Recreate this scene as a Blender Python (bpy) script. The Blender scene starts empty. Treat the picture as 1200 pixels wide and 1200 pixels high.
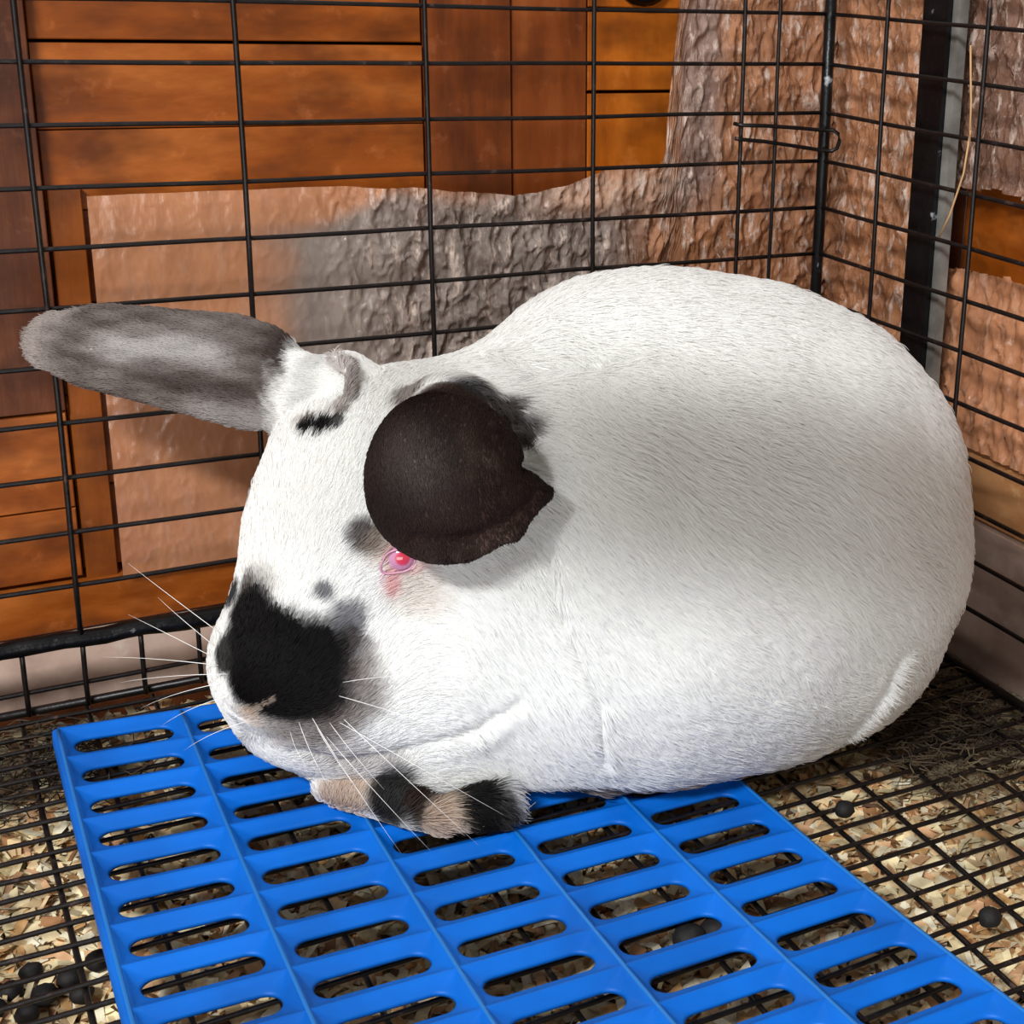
import bpy, math, random
import numpy as np
from mathutils import Vector, Matrix, noise

random.seed(7)
rng = np.random.default_rng(7)
S = 0.0254            # the scene is laid out in inches, the pitch of the cage wire
C = bpy.context.scene.collection
scene = bpy.context.scene

# ------------------------------------------------------------------ camera
cam_data = bpy.data.cameras.new('camera')
cam = bpy.data.objects.new('camera', cam_data); C.objects.link(cam)
cam.location = Vector((-17.7148, -26.6533, 13.2236)) * S
cam.rotation_euler = (1.2632, -0.0381, -0.5317)
cam_data.sensor_width = 36.0
cam_data.lens = 36.0 * 1733.52 / 1200.0
cam_data.shift_x = -276.0 / 1200.0
cam_data.shift_y = -89.4 / 1200.0
cam_data.clip_start = 0.01
scene.camera = cam

# ------------------------------------------------------------------ light
scene.view_settings.view_transform = 'Standard'
scene.view_settings.look = 'None'
scene.view_settings.gamma = 1.0
scene.view_settings.exposure = 0.0
scene.view_settings.use_curve_mapping = False
world = bpy.data.worlds.new('overcast_sky'); scene.world = world; world.use_nodes = True
bg = world.node_tree.nodes['Background']
bg.inputs[0].default_value = (1.0, 0.87, 0.76, 1); bg.inputs[1].default_value = 0.33

def area(name, loc, target, size, size_y, power, col):
    d = bpy.data.lights.new(name, 'AREA'); d.shape = 'RECTANGLE'
    d.size = size * S; d.size_y = size_y * S; d.energy = power; d.color = col
    o = bpy.data.objects.new(name, d); C.objects.link(o)
    o.location = Vector(loc) * S
    o.rotation_euler = (Vector(target) - Vector(loc)).to_track_quat('-Z', 'Y').to_euler()
    return o
RV = Vector((0.8619, -0.5070, 0)); FV = Vector((0.5070, 0.8619, 0)); UV = Vector((0, 0, 1))   # across and into the picture
def rf(a, b, c): return RV * a + FV * b + UV * c
flank = rf(-1.4, -10.9, 5.45); ldir = rf(-.25, -.72, .56).normalized()
area('daylight_over_hutch_front', flank + ldir * 62, flank, 18, 4, 29, (0.97, 0.985, 1.0))
area('daylight_through_hutch_front', (-28, -44, 1), (-6, -6, 2), 30, 14, 4.2, (0.96, 0.97, 0.97))
area('daylight_through_open_top', (-8, 2, 42), (-7, -3, 3), 20, 18, 1.0, (0.92, 0.97, 1.0))
bar_mid = flank + ldir * 17.0

# ------------------------------------------------------------------ helpers
def tag(o, label=None, cat=None, group=None, kind=None):
    if label: o['label'] = label
    if cat: o['category'] = cat
    if group: o['group'] = group
    if kind: o['kind'] = kind
    return o

def empty(name, loc, label=None, cat=None, group=None, kind=None):
    o = bpy.data.objects.new(name, None); C.objects.link(o)
    o.location = Vector(loc) * S; o.empty_display_size = 0.01
    return tag(o, label, cat, group, kind)

def mesh_obj(name, verts, faces, mat, parent=None, smooth=False, origin=None):
    v = np.asarray(verts, float) * S
    if origin is None: origin = v.mean(0) / S
    org = np.asarray(origin, float) * S
    me = bpy.data.meshes.new(name)
    me.from_pydata((v - org).tolist(), [], faces)
    me.update()
    if smooth: me.polygons.foreach_set('use_smooth', [True] * len(me.polygons))
    me.materials.append(mat)
    o = bpy.data.objects.new(name, me); C.objects.link(o)
    put(o, org, parent)
    return o

def put(o, org, parent):
    if parent is not None:
        off = np.zeros(3); q = parent
        while q is not None:
            off += np.array(q.location); q = q.parent
        o.parent = parent; o.location = Vector(np.asarray(org) - off)
    else:
        o.location = Vector(org)

class Mb:
    def __init__(self): self.v = []; self.f = []
    def add(self, v, f):
        n = len(self.v); self.v += [tuple(q) for q in v]; self.f += [tuple(i + n for i in q) for q in f]
    def box(self, lo, hi, jit=0.0):
        x0, y0, z0 = lo; x1, y1, z1 = hi
        v = [(x, y, z) for x in (x0, x1) for y in (y0, y1) for z in (z0, z1)]
        v = [tuple(c + random.uniform(-jit, jit) for c in p) for p in v]
        self.add(v, [(0, 1, 3, 2), (4, 6, 7, 5), (0, 4, 5, 1), (2, 3, 7, 6), (0, 2, 6, 4), (1, 5, 7, 3)])
    def tube(self, pts, rad, n=6):
        pts = [Vector(p) for p in pts]; rings = []
        rads = rad if isinstance(rad, (list, tuple)) else [rad] * len(pts)
        for i, p in enumerate(pts):
            t = (pts[min(i + 1, len(pts) - 1)] - pts[max(i - 1, 0)]).normalized()
            up = Vector((0, 0, 1)) if abs(t.z) < .9 else Vector((0, 1, 0))
            a = t.cross(up).normalized(); b = t.cross(a)
            rings.append([p + (a * math.cos(2 * math.pi * k / n) + b * math.sin(2 * math.pi * k / n)) * rads[i] for k in range(n)])
        v = [q for r in rings for q in r]; f = []
        for i in range(len(rings) - 1):
            for k in range(n):
                f.append((i * n + k, i * n + (k + 1) % n, (i + 1) * n + (k + 1) % n, (i + 1) * n + k))
        f.append(tuple(reversed(range(n)))); f.append(tuple((len(rings) - 1) * n + k for k in range(n)))
        self.add(v, f)
    def build(self, name, mat, parent=None, smooth=False, origin=None):
        return mesh_obj(name, self.v, self.f, mat, parent, smooth, origin)

def new_mat(name):
    m = bpy.data.materials.new(name); m.use_nodes = True
    nt = m.node_tree; b = nt.nodes['Principled BSDF']
    return m, nt, b
def N(nt, t, **kw):
    n = nt.nodes.new(t)
    for k, v in kw.items():
        if k.startswith('i_'): n.inputs[k[2:].replace('_', ' ')].default_value = v
        else: setattr(n, k, v)
    return n
def ramp(nt, stops, fac):
    r = nt.nodes.new('ShaderNodeValToRGB'); e = r.color_ramp.elements
    while len(e) < len(stops): e.new(.5)
    for q, (p, c) in zip(e, stops): q.position = p; q.color = (*c, 1)
    nt.links.new(fac, r.inputs[0]); return r.outputs[0]
def mix(nt, fac, a, b):
    m = nt.nodes.new('ShaderNodeMix'); m.data_type = 'RGBA'
    for s, v in ((m.inputs[0], fac), (m.inputs[6], a), (m.inputs[7], b)):
        if hasattr(v, 'is_output'): nt.links.new(v, s)
        elif isinstance(v, tuple): s.default_value = (*v, 1)
        else: s.default_value = v
    return m.outputs[2]
def srgb(r, g, b):
    return tuple((c / 255 / 12.92) if c / 255 <= .04045 else ((c / 255 + .055) / 1.055) ** 2.4 for c in (r, g, b))
def noise_fac(nt, scale, detail=4, stretch=(1, 1, 1), rough=.55, coord='Object', rand=True):
    tc = N(nt, 'ShaderNodeTexCoord'); mp = N(nt, 'ShaderNodeMapping')
    mp.inputs['Scale'].default_value = stretch
    nt.links.new(tc.outputs[coord], mp.inputs[0])
    if rand:
        oi = N(nt, 'ShaderNodeObjectInfo'); ml = N(nt, 'ShaderNodeVectorMath', operation='SCALE'); ml.inputs[3].default_value = 7.3
        cb = N(nt, 'ShaderNodeCombineXYZ')
        for i in range(3): nt.links.new(oi.outputs['Random'], cb.inputs[i])
        nt.links.new(cb.outputs[0], ml.inputs[0]); nt.links.new(ml.outputs[0], mp.inputs['Location'])
    n = N(nt, 'ShaderNodeTexNoise'); n.inputs['Scale'].default_value = scale; n.inputs['Detail'].default_value = detail; n.inputs['Roughness'].default_value = rough
    nt.links.new(mp.outputs[0], n.inputs['Vector'])
    return n.outputs[0]
def bump(nt, b, h, strength, dist):
    bp = N(nt, 'ShaderNodeBump'); bp.inputs['Strength'].default_value = strength; bp.inputs['Distance'].default_value = dist
    nt.links.new(h, bp.inputs['Height']); nt.links.new(bp.outputs[0], b.inputs['Normal'])

def wood(name, c1, c2, c3, stretch, rough=.45):
    m, nt, b = new_mat(name)
    f = noise_fac(nt, 22, 6, stretch, .6)
    g = noise_fac(nt, 9, 3, (1, 1, 1), .5)
    col = ramp(nt, [(.3, c1), (.5, c2), (.72, c3)], f)
    col = mix(nt, ramp(nt, [(.35, (0, 0, 0)), (.75, (.75, .75, .75))], g), col, c2)
    h = noise_fac(nt, 75, 5, (1, 1, 1), .6)
    col = mix(nt, ramp(nt, [(.6, (0, 0, 0)), (.8, (.3, .3, .3))], h), col, tuple(min(1, c * 1.7 + .06) for c in c3))
    k = noise_fac(nt, 13, 4, (1, 1, 1.6), .6)
    col = mix(nt, ramp(nt, [(.34, (.75, .75, .75)), (.5, (0, 0, 0))], k), col, c1)
    nt.links.new(col, b.inputs['Base Color']); b.inputs['Roughness'].default_value = rough; b.inputs['Specular IOR Level'].default_value = .3
    bump(nt, b, f, .5, .0012); return m

M = {}
M['orange_board'] = wood('orange_varnished_board', srgb(78, 34, 4), srgb(142, 70, 12), srgb(188, 108, 44), (.5, 1, 1.8))
M['orange_tall'] = wood('orange_upright_board', srgb(100, 48, 6), srgb(164, 84, 12), srgb(196, 112, 32), (1.8, 1, .5))
M['red_board'] = wood('reddish_upright_board', srgb(72, 32, 8), srgb(118, 56, 16), srgb(150, 84, 40), (2.4, 1, .4))
M['dark_board'] = wood('dark_stained_board', srgb(52, 24, 10), srgb(88, 44, 20), srgb(126, 76, 46), (2.4, 1, .4))
M['pale_board'] = wood('pale_dusty_board', srgb(146, 120, 108), srgb(196, 168, 152), srgb(222, 198, 182), (1, 1, 1), .7)
M['tan_board'] = wood('tan_weathered_board', srgb(160, 106, 62), srgb(206, 150, 100), srgb(226, 182, 138), (.6, .6, 1.6), .7)
M['batten'] = wood('dark_orange_batten', srgb(84, 38, 4), srgb(128, 64, 8), srgb(158, 88, 26), (2, 1, .5))
M['gap'] = wood('dark_gap_board', srgb(24, 12, 6), srgb(46, 24, 12), srgb(66, 36, 20), (.5, 1, 1.6), .8)

def wire_material():
    m, nt, b = new_mat('black_cage_wire')
    f = noise_fac(nt, 130, 4)
    col = ramp(nt, [(.35, srgb(11, 9, 9)), (.62, srgb(26, 20, 20)), (.76, srgb(84, 66, 58))], f)
    nt.links.new(col, b.inputs['Base Color']); b.inputs['Roughness'].default_value = .38; b.inputs['Metallic'].default_value = .25
    bump(nt, b, f, .6, .0006); return m
M['wire'] = wire_material()
def rail_material():
    m, nt, b = new_mat('glossy_black_painted_steel')
    f = noise_fac(nt, 60, 5)
    col = ramp(nt, [(.4, srgb(5, 5, 6)), (.68, srgb(16, 16, 18)), (.74, srgb(160, 162, 166))], f)
    nt.links.new(col, b.inputs['Base Color']); b.inputs['Roughness'].default_value = .34; b.inputs['Specular IOR Level'].default_value = .3
    bump(nt, b, f, .9, .0015); return m
M['rail'] = rail_material()
m, nt, b = new_mat('grey_galvanised_steel')
nt.links.new(ramp(nt, [(.3, srgb(70, 66, 62)), (.7, srgb(150, 148, 142))], noise_fac(nt, 40, 5)), b.inputs['Base Color']); b.inputs['Roughness'].default_value = .5; b.inputs['Metallic'].default_value = .3
M['grey_steel'] = m

# ------------------------------------------------------------------ setting: hutch walls and floor
def plank(parent, lo, hi, mat, jit=.02):
    """one board with softened edges"""
    lo = np.array(lo, float); hi = np.array(hi, float)
    mb = Mb(); ch = .02
    ax = int(np.argmin(hi - lo)); o = [i for i in range(3) if i != ax]
    rings = []
    for inset, dep in ((0, hi[ax]), (0, lo[ax] + ch), (ch, lo[ax])):
        ring = []
        for s0, s1 in ((0, 0), (1, 0), (1, 1), (0, 1)):
            p = np.zeros(3); p[ax] = dep
            p[o[0]] = (lo[o[0]] + inset) if s0 == 0 else (hi[o[0]] - inset)
            p[o[1]] = (lo[o[1]] + inset) if s1 == 0 else (hi[o[1]] - inset)
            ring.append(tuple(p))
        rings.append(ring)
    v = [q for r_ in rings for q in r_]; f = []
    for i in range(2):
        for k in range(4): f.append((i * 4 + k, i * 4 + (k + 1) % 4, i * 4 + 4 + (k + 1) % 4, i * 4 + 4 + k))
    f.append((8, 9, 10, 11)); f.append((3, 2, 1, 0))
    mb.add(v, f)
    return mb.build('plank', mat, parent)

def backing(name, lo, hi, mat):
    mb = Mb(); mb.box(lo, hi); o = mb.build(name, mat); o['kind'] = 'structure'; return o
wall_back = backing('wall_back', (-24, 2.9, -3), (4.6, 3.6, 16), M['gap'])
wall_right = backing('wall_right', (2.6, -20, -3), (3.3, 2.85, 16), M['gap'])
floor = backing('floor', (-26, -24, -2.0), (2.55, 2.85, -1.75), M['gap'])
tag(wall_back, 'orange and brown timber boards behind the cage back'); tag(wall_right, 'brown timber boards behind the cage right side')

ys, yd = 2.2, 2.88
zs = [14.6, 11.56, 11.5, 11.2, 11.18, 10.02, 10.0, 8.6, 8.58, 6.9, 6.88, 5.2, 5.18, 3.4, 3.38, 1.75]
for i in range(0, len(zs) - 1, 2):
    off = .0 if i != 2 else -.04
    plank(wall_back, (-15.0, ys + off + random.uniform(-.015, .015), zs[i + 1]), (-8.05, yd, zs[i]), M['orange_board'])
plank(wall_back, (-24, 1.85, 5.0), (-15.05, yd, 15), M['dark_board'])
plank(wall_back, (-24, 1.95, 3.1), (-15.05, yd, 4.95), M['orange_board'])
plank(wall_back, (-24, 1.95, 1.7), (-15.05, yd, 3.07), M['orange_board'])
plank(wall_back, (-14.98, 2.0, .95), (-14.42, 2.17, 9.0), M['batten'])
plank(wall_back, (-8.0, 2.05, 1.7), (-6.25, yd, 15), M['red_board'])
plank(wall_back, (-6.2, 2.15, 1.7), (-4.55, yd, 15), M['red_board'])
for z0, z1 in ((14.6, 12.3), (12.2, 10.62), (10.55, 8.7), (8.6, 6.0), (5.9, 3.0)):
    plank(wall_back, (-4.5, 2.2, z1), (-1.2, yd, z0), M['orange_tall'])
plank(wall_back, (-1.1, 2.2, -1.7), (2.5, yd, 15), M['red_board'])
plank(wall_back, (-24, 1.75, .72), (-1.15, yd, 1.6), M['orange_board'])
plank(wall_back, (-24, 1.6, -.75), (-1.15, yd, .66), M['pale_board'])
plank(wall_back, (-24, 1.5, -1.7), (-1.15, yd, -.8), M['dark_board'])
ye = 2.1
for i, wd in enumerate((2.4, 2.6, 1.9, 2.6, 2.6, 2.6, 2.6, 2.4)):
    plank(wall_right, (1.7, ye - wd + .06, 9.35 if i > 1 else -1.7), (2.55, ye, 15), (M['red_board'], M['dark_board'])[i % 2])
    ye -= wd
ylo = -2.86
for z0, z1, mt in ((9.3, 7.4, 'orange_board'), (7.32, 5.5, 'orange_board'), (5.42, 3.9, 'orange_board')):
    plank(wall_right, (1.7, -18, z1), (2.55, ylo, z0), M[mt])
plank(wall_right, (1.25, -18, 2.5), (2.55, ylo, 3.84), M['tan_board'])
plank(wall_right, (1.15, -18, -1.7), (2.55, ylo, 2.46), M['pale_board'])

# ------------------------------------------------------------------ crinkled plastic sheeting hung over the boards
def film_material():
    m, nt, b = new_mat('crinkled_dusty_plastic_film')
    at = N(nt, 'ShaderNodeAttribute'); at.attribute_name = 'Col'
    f = noise_fac(nt, 110, 6, (1.5, 1.5, .45), .68, rand=False)
    g = noise_fac(nt, 60, 5, (1.3, 1.3, .5), .65, rand=False)
    streak = ramp(nt, [(.53, (0, 0, 0)), (.66, (1, 1, 1))], f)  # shiny highlights of the film, painted as pale streaks
    dark = ramp(nt, [(.36, (.46, .42, .40)), (.56, (1, 1, 1))], g)
    mm = N(nt, 'ShaderNodeMix'); mm.data_type = 'RGBA'; mm.blend_type = 'MULTIPLY'; dfac = N(nt, 'ShaderNodeMath', operation='MULTIPLY_ADD'); nt.links.new(at.outputs['Alpha'], dfac.inputs[0]); dfac.inputs[1].default_value = .6; dfac.inputs[2].default_value = .2
    nt.links.new(dfac.outputs[0], mm.inputs[0])
    nt.links.new(at.outputs['Color'], mm.inputs[6]); nt.links.new(dark, mm.inputs[7])
    ms = N(nt, 'ShaderNodeMath', operation='MULTIPLY'); nt.links.new(streak, ms.inputs[0]); nt.links.new(at.outputs['Alpha'], ms.inputs[1])
    col = mix(nt, ms.outputs[0], mm.outputs[2], srgb(232, 208, 192))
    nt.links.new(col, b.inputs['Base Color'])
    b.inputs['Roughness'].default_value = .2
    b.inputs['Specular IOR Level'].default_value = .7
    tr = N(nt, 'ShaderNodeBsdfTransparent'); ms2 = N(nt, 'ShaderNodeMixShader'); ms2.inputs[0].default_value = .82
    out = nt.nodes['Material Output']
    nt.links.new(tr.outputs[0], ms2.inputs[1]); nt.links.new(b.outputs[0], ms2.inputs[2]); nt.links.new(ms2.outputs[0], out.inputs[0])
    fb = N(nt, 'ShaderNodeMath', operation='MULTIPLY'); nt.links.new(f, fb.inputs[0]); nt.links.new(at.outputs['Alpha'], fb.inputs[1])
    bump(nt, b, fb.outputs[0], .9, .004); return m
M['film'] = film_material()

def nz(x, y, z, s): return noise.noise(Vector((x * s, y * s, z * s)))
def film(name, label, P, nu, nv, colf, keep, parent=None):
    vs, cols = [], []
    for j in range(nv + 1):
        for i in range(nu + 1):
            p, c = P(i / nu, j / nv); vs.append(p); cols.append(c)
    fs = []
    for j in range(nv):
        for i in range(nu):
            a = j * (nu + 1) + i
            if keep(vs[a]): fs.append((a, a + 1, a + nu + 2, a + nu + 1))
    o = mesh_obj(name, vs, fs, M['film'], parent, True)
    ca = o.data.color_attributes.new('Col', 'FLOAT_COLOR', 'POINT')
    ca.data.foreach_set('color', np.array(cols, 'f').ravel())
    return tag(o, label, 'plastic sheet')
def lerp(a, b, t): return tuple(x + (y - x) * t for x, y in zip(a, b))
def sst(a, b, x):
    t = min(max((x - a) / (b - a), 0), 1); return t * t * (3 - 2 * t)
TAN, GREY, BROWN, PINK, DARKB = srgb(196, 136, 98), srgb(158, 144, 134), srgb(190, 130, 90), srgb(212, 168, 138), srgb(134, 96, 76)
def crinkle(p, q, k):
    """sharp creases: p across, q up"""
    r_ = (1 - abs(nz(p, 3, q * .45, 1.7))) ** 4 * .16 + (1 - min(1, abs(nz(p, 7, q * .45, 4.2)) * 2.2)) ** 2 * .12 + (1 - min(1, abs(nz(p, 1, q * .5, 9.5)) * 2)) * .07
    return r_ * k
def ztop(x):
    e = 8.95 + .12 * nz(x, 5, 0, .8) - .3 * sst(-10, -6, x) + .5 * sst(-6, -4, x)
    return e + (14.4 - e) * sst(-3.35, -2.55, x + .12 * nz(x, 9, 0, 4)) ** 1.5
def back_film(u, v):
    x = -14.4 + 15.9 * u; zt = ztop(x); z = 1.72 + (zt - 1.72) * v
    k = .12 + .88 * sst(-11, -8, x)
    y = 1.6 - crinkle(x, z, k) * .8 - .1
    c = lerp(TAN, GREY, sst(-11.6 + nz(x, 0, z, .8) * .8, -10.6, x) * sst(8.8, 8.3, z + nz(x, 2, z, .5) * .5 - .1 * (x + 8)))
    c = lerp(c, PINK, .8 * sst(-6.6, -5.0, x) * sst(-2.4, -3.6, x) * sst(7.9, 8.5, z))
    c = lerp(c, BROWN, sst(-4.6, -3.0, x) * sst(9, 7.5, z)); c = lerp(c, BROWN, sst(-3.0, -2.2, x))
    c = lerp(c, srgb(150, 136, 132), .7 * sst(-2.9, -2.6, x) * sst(-1.5, -2.1, x) * sst(7.5, 9, z))
    c = lerp(c, TAN, sst(4.6, 3.8, z) * .8)
    a = .10 + .9 * sst(-10.6, -8.2, x)
    return (x, y, z), (*c, a)
def back_keep(p): return True
film('plastic_sheet', 'crinkled dusty plastic sheet hanging on the boards behind the rabbit, left of the cage corner', back_film, 420, 230, None, back_keep)
def right_film(u, v):
    y = 1.15 - 16 * u; z = 9.2 + 5.2 * v if False else -.6 + 15 * v
    x = 1.15 - crinkle(y, z, .75)
    c = lerp(BROWN, DARKB, sst(-2.2, -3.4, y) * sst(8.5, 9.4, z))
    c = lerp(c, TAN, sst(8.6, 7.6, z) * sst(-2.4, -3.2, y))
    a = lerp((.9,), (.25,), sst(-2.6, -3.6, y) * sst(9.4, 8.8, z))[0]
    return (x, y, z), (*c, a)
def right_keep(p):
    x, y, z = p
    if y > -3.0: return True
    e = 9.15 + .2 * nz(0, y, 3, 1.2)
    return z > e or (z < 7.6 + .2 * nz(0, y, 1, .6) and z > 4.0)
film('plastic_sheet', 'crinkled brown plastic sheet on the boards right of the cage corner, behind the black post', right_film, 320, 260, None, right_keep)

bar = Mb()  # out-of-view bar, added to cast the shadow band on the flank
w1 = ldir.cross(RV).normalized(); corners = [(s1, s2) for s1, s2 in ((-1, -1), (1, -1), (1, 1), (-1, 1))]
bv = []
for e in (-3.2, 13.5):
    for s1, s2 in corners: bv.append(bar_mid + RV * e + w1 * s1 * 1.25 + ldir * s2 * .4)
bar.add(bv, [(0, 1, 2, 3), (7, 6, 5, 4), (0, 4, 5, 1), (1, 5, 6, 2), (2, 6, 7, 3), (3, 7, 4, 0)])
shade_bar = bar.build('shade_bar_1', M['dark_board']); tag(shade_bar, 'added unseen wooden bar that casts the shadow band on the rabbit', kind='structure')
kb = Mb(); nu = 20
kb.tube([(-3.3, 2.25, 12.95), (-3.3, 2.0, 12.95)], .62, nu); kb.tube([(-3.3, 2.0, 12.95), (-3.3, 1.9, 12.95), (-3.3, 1.86, 12.95)], [.62, .5, .2], nu)
tag(kb.build('knob', M['rail'], None, True), 'dark round knob on the boards at the very top of the picture', 'knob')
# ------------------------------------------------------------------ post
post = empty('steel_post', (.6, -3.5, -1.7), 'black upright steel angle post behind the wires right of the cage corner', 'post')
mb = Mb(); mb.box((.3, -3.56, -1.74), (.62, -2.78, 15)); mb.build('black_face', M['rail'], post)
mb = Mb(); mb.box((.40, -3.80, -1.74), (.6, -3.57, 15)); mb.build('grey_flange', M['grey_steel'], post)['label'] = 'grey worn flange of the post'

# ------------------------------------------------------------------ wire cage
cage = empty('wire_cage', (-9, -8, 0), 'black wire rabbit cage with long narrow wall mesh and fine floor mesh', 'cage')
def wire(parent, a, b, r, wob=.03, n=14, name='wire', mat='wire', k=6):
    a = np.array(a, float); b = np.array(b, float); L = np.linalg.norm(b - a); n = max(int(L / 1.1), 4)
    t = (b - a) / L; pts = []; s = random.uniform(0, 50)
    for i in range(n + 1):
        q = a + (b - a) * i / n
        w = np.array([nz(s, i * .35, 0, 1), nz(s, i * .35, 5, 1), nz(s, i * .35, 9, 1)]) * wob
        w -= t * (w @ t); pts.append(tuple(q + w))
    mb = Mb(); mb.tube(pts, r, k); return mb.build(name, M[mat], parent, True)
ZT = 14.2; X0 = -20.4; Y1 = -16.3
RB = .044
# back panel: its rods are sub-parts
bp = Mb(); bp.tube([(X0, .1, 0), (-10, .1, 0), (-.1, .1, 0)], .085, 8); back_panel = bp.build('back_panel', M['wire'], cage, True)
for k in range(-1, 11): wire(back_panel, (X0, 0, 12.3244 - k), (-.1, 0, 12.3244 - k), RB)
wire(back_panel, (X0, 0, .43), (-.1, 0, .43), .045)
for k in range(-1, 5):
    x = -15.3596 + 3.313 * k
    wire(back_panel, (x, -.09, 1.3), (x, -.09, ZT), RB * 1.1)
wire(back_panel, (-1.278, -.09, 1.3), (-1.278, -.09, ZT), RB)
for k in range(-3, 17):
    x = -15.37 + .985 * k
    if x < -.2: wire(back_panel, (x, -.07, 0), (x, -.07, 1.3), .045, .02)
# bottom rail with uneven paint
pts = []; rr = []
for i in range(61):
    x = X0 + (-.1 - X0) * i / 60; pts.append((x, -.02 + .04 * nz(x, 0, 0, 1.5), 1.31 + .05 * nz(x, 3, 0, 1.2))); rr.append(.17 + .05 * nz(x, 9, 0, 2.2))
mb = Mb(); mb.tube(pts, rr, 8); mb.build('bottom_rail', M['rail'], cage, True)['label'] = 'thick glossy black rail low on the back panel'
mb = Mb(); mb.tube([(0, 0, 0), (0, .01, 5), (.01, 0, 10), (0, 0, ZT)], .125, 10); mb.build('corner_rod', M['rail'], cage, True)['label'] = 'thick black corner rod'
# right panel
bp = Mb(); bp.tube([(0.02, 0, 0), (.02, -8, 0), (.02, Y1, 0)], .10, 8); right_panel = bp.build('right_panel', M['wire'], cage, True)
for k in range(-1, 12): wire(right_panel, (0, -.1, 12.3244 - k), (0, Y1, 12.3244 - k), RB)
for k in range(5):
    y = -2.1634 - 3.065 * k; wire(right_panel, (-.09, y, 0.05), (-.09, y, ZT), RB * 1.1)
# floor mesh
bp = Mb(); bp.tube([(X0, Y1, -.02), (-10, Y1, -.02), (0, Y1, -.02)], .09, 8); floor_panel = bp.build('floor_panel', M['wire'], cage, True)
n = 0
y = -9.7 + .4907 * 19
while y > Y1 + .2:
    wire(floor_panel, (X0, y, 0), (.0, y, 0), .040, .05, name='wire'); y -= .4907
x = -5.37 + 1.113 * 4
while x > X0 + .1:
    wire(floor_panel, (x, 0, -.09), (x, Y1, -.09), .045, .05); x -= 1.113
# latch hook
pts = [(-2.3, -.2, 9.86), (-2.2, -.22, 9.84), (-1.6, -.22, 9.78), (-.8, -.22, 9.66), (-.15, -.24, 9.56), (.02, -.3, 9.55), (.1, -.38, 9.62), (.12, -.42, 9.78), (.1, -.4, 9.92), (.0, -.32, 10.0), (-.15, -.26, 9.98), (-.8, -.2, 10.04), (-1.6, -.2, 10.1), (-2.15, -.2, 10.12), (-2.25, -.05, 10.14)]
mb = Mb(); mb.tube(pts, .045, 6); mb.build('latch_hook', M['wire'], cage, True)['label'] = 'bent wire hook closing the corner'

# ------------------------------------------------------------------ blue resting mat
def mat_material():
    m, nt, b = new_mat('blue_moulded_plastic')
    f = noise_fac(nt, 14, 4); g = noise_fac(nt, 90, 5, (1, 3, 1))
    col = ramp(nt, [(.3, srgb(0, 84, 172)), (.6, srgb(0, 104, 206)), (.8, srgb(0, 116, 220))], f)
    col = mix(nt, ramp(nt, [(.62, (0, 0, 0)), (.8, (.35, .35, .35))], g), col, srgb(30, 110, 170))
    nt.links.new(col, b.inputs['Base Color']); b.inputs['Roughness'].default_value = .5; b.inputs['Specular IOR Level'].default_value = .25
    bump(nt, b, g, .15, .0005); return m
M['mat'] = mat_material()
m, nt, b = new_mat('scuffed_blue_ridge')
b.inputs['Base Color'].default_value = (*srgb(28, 112, 190), 1); b.inputs['Roughness'].default_value = .4; M['ridge'] = m
MX, MY, MYAW, RP, CP, HS = -15.0648, -2.3078, -.0111, .9814, 1.9604, .7804
def matz(u, v):          # the mat sags and bows a little; u in columns, v in rows
    a = u - 2; d = (v - 6) / 3
    return .3 - .0478 * a + .0989 * d + .0061 * a * a + .0133 * a * d + .0474 * d * d
def matp(u, v, h):       # u: columns, v: rows (centre of slot 0,0 is 0,0)
    x = u * CP; y = -v * RP
    return (MX + x * math.cos(MYAW) - y * math.sin(MYAW), MY + x * math.sin(MYAW) + y * math.cos(MYAW), matz(u, v) + h)
rest = empty('resting_mat', matp(2, 6, -.3), 'bright blue slotted plastic resting mat under the rabbit on the wire floor', 'mat')
mb = Mb()
NC, NR = 5, 14
def ring(u, v, hu, hv, rc, h, n=6):
    """rounded rectangle, 4*(n+1) points"""
    pts = []
    for q, (sx, sy) in enumerate(((1, 1), (-1, 1), (-1, -1), (1, -1))):
        for k in range(n + 1):
            a = math.pi / 2 * (q + k / n)
            pts.append(matp(u + (sx * (hu - rc) + rc * math.cos(a)) / CP, v - (sy * (hv - rc) + rc * math.sin(a)) / RP, h))
    return pts
for i in range(NC):
    for j in range(NR):
        u, v = i, j
        rs = [ring(u, v, CP / 2, RP / 2, .001, 0), ring(u, v, CP / 2 - .03, RP / 2 - .018, .02, 0.0), ring(u, v, CP / 2 - .07, RP / 2 - .05, .05, -.04),
              ring(u, v - .02, HS + .06, .30, .2, -.105), ring(u, v - .03, HS + .02, .262, .22, -.12), ring(u, v - .03, HS, .245, .235, -.14), ring(u, v - .03, HS - .005, .24, .23, -.19),
              ring(u, v, CP / 2 - .04, RP / 2 - .04, .02, -.19)]
        n = len(rs[0]); vv = [p for r_ in rs for p in r_]; ff = []
        for a in range(len(rs) - 1):
            for k in range(n):
                ff.append((a * n + k, a * n + (k + 1) % n, (a + 1) * n + (k + 1) % n, (a + 1) * n + k))
        mb.add(vv, ff)
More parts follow.
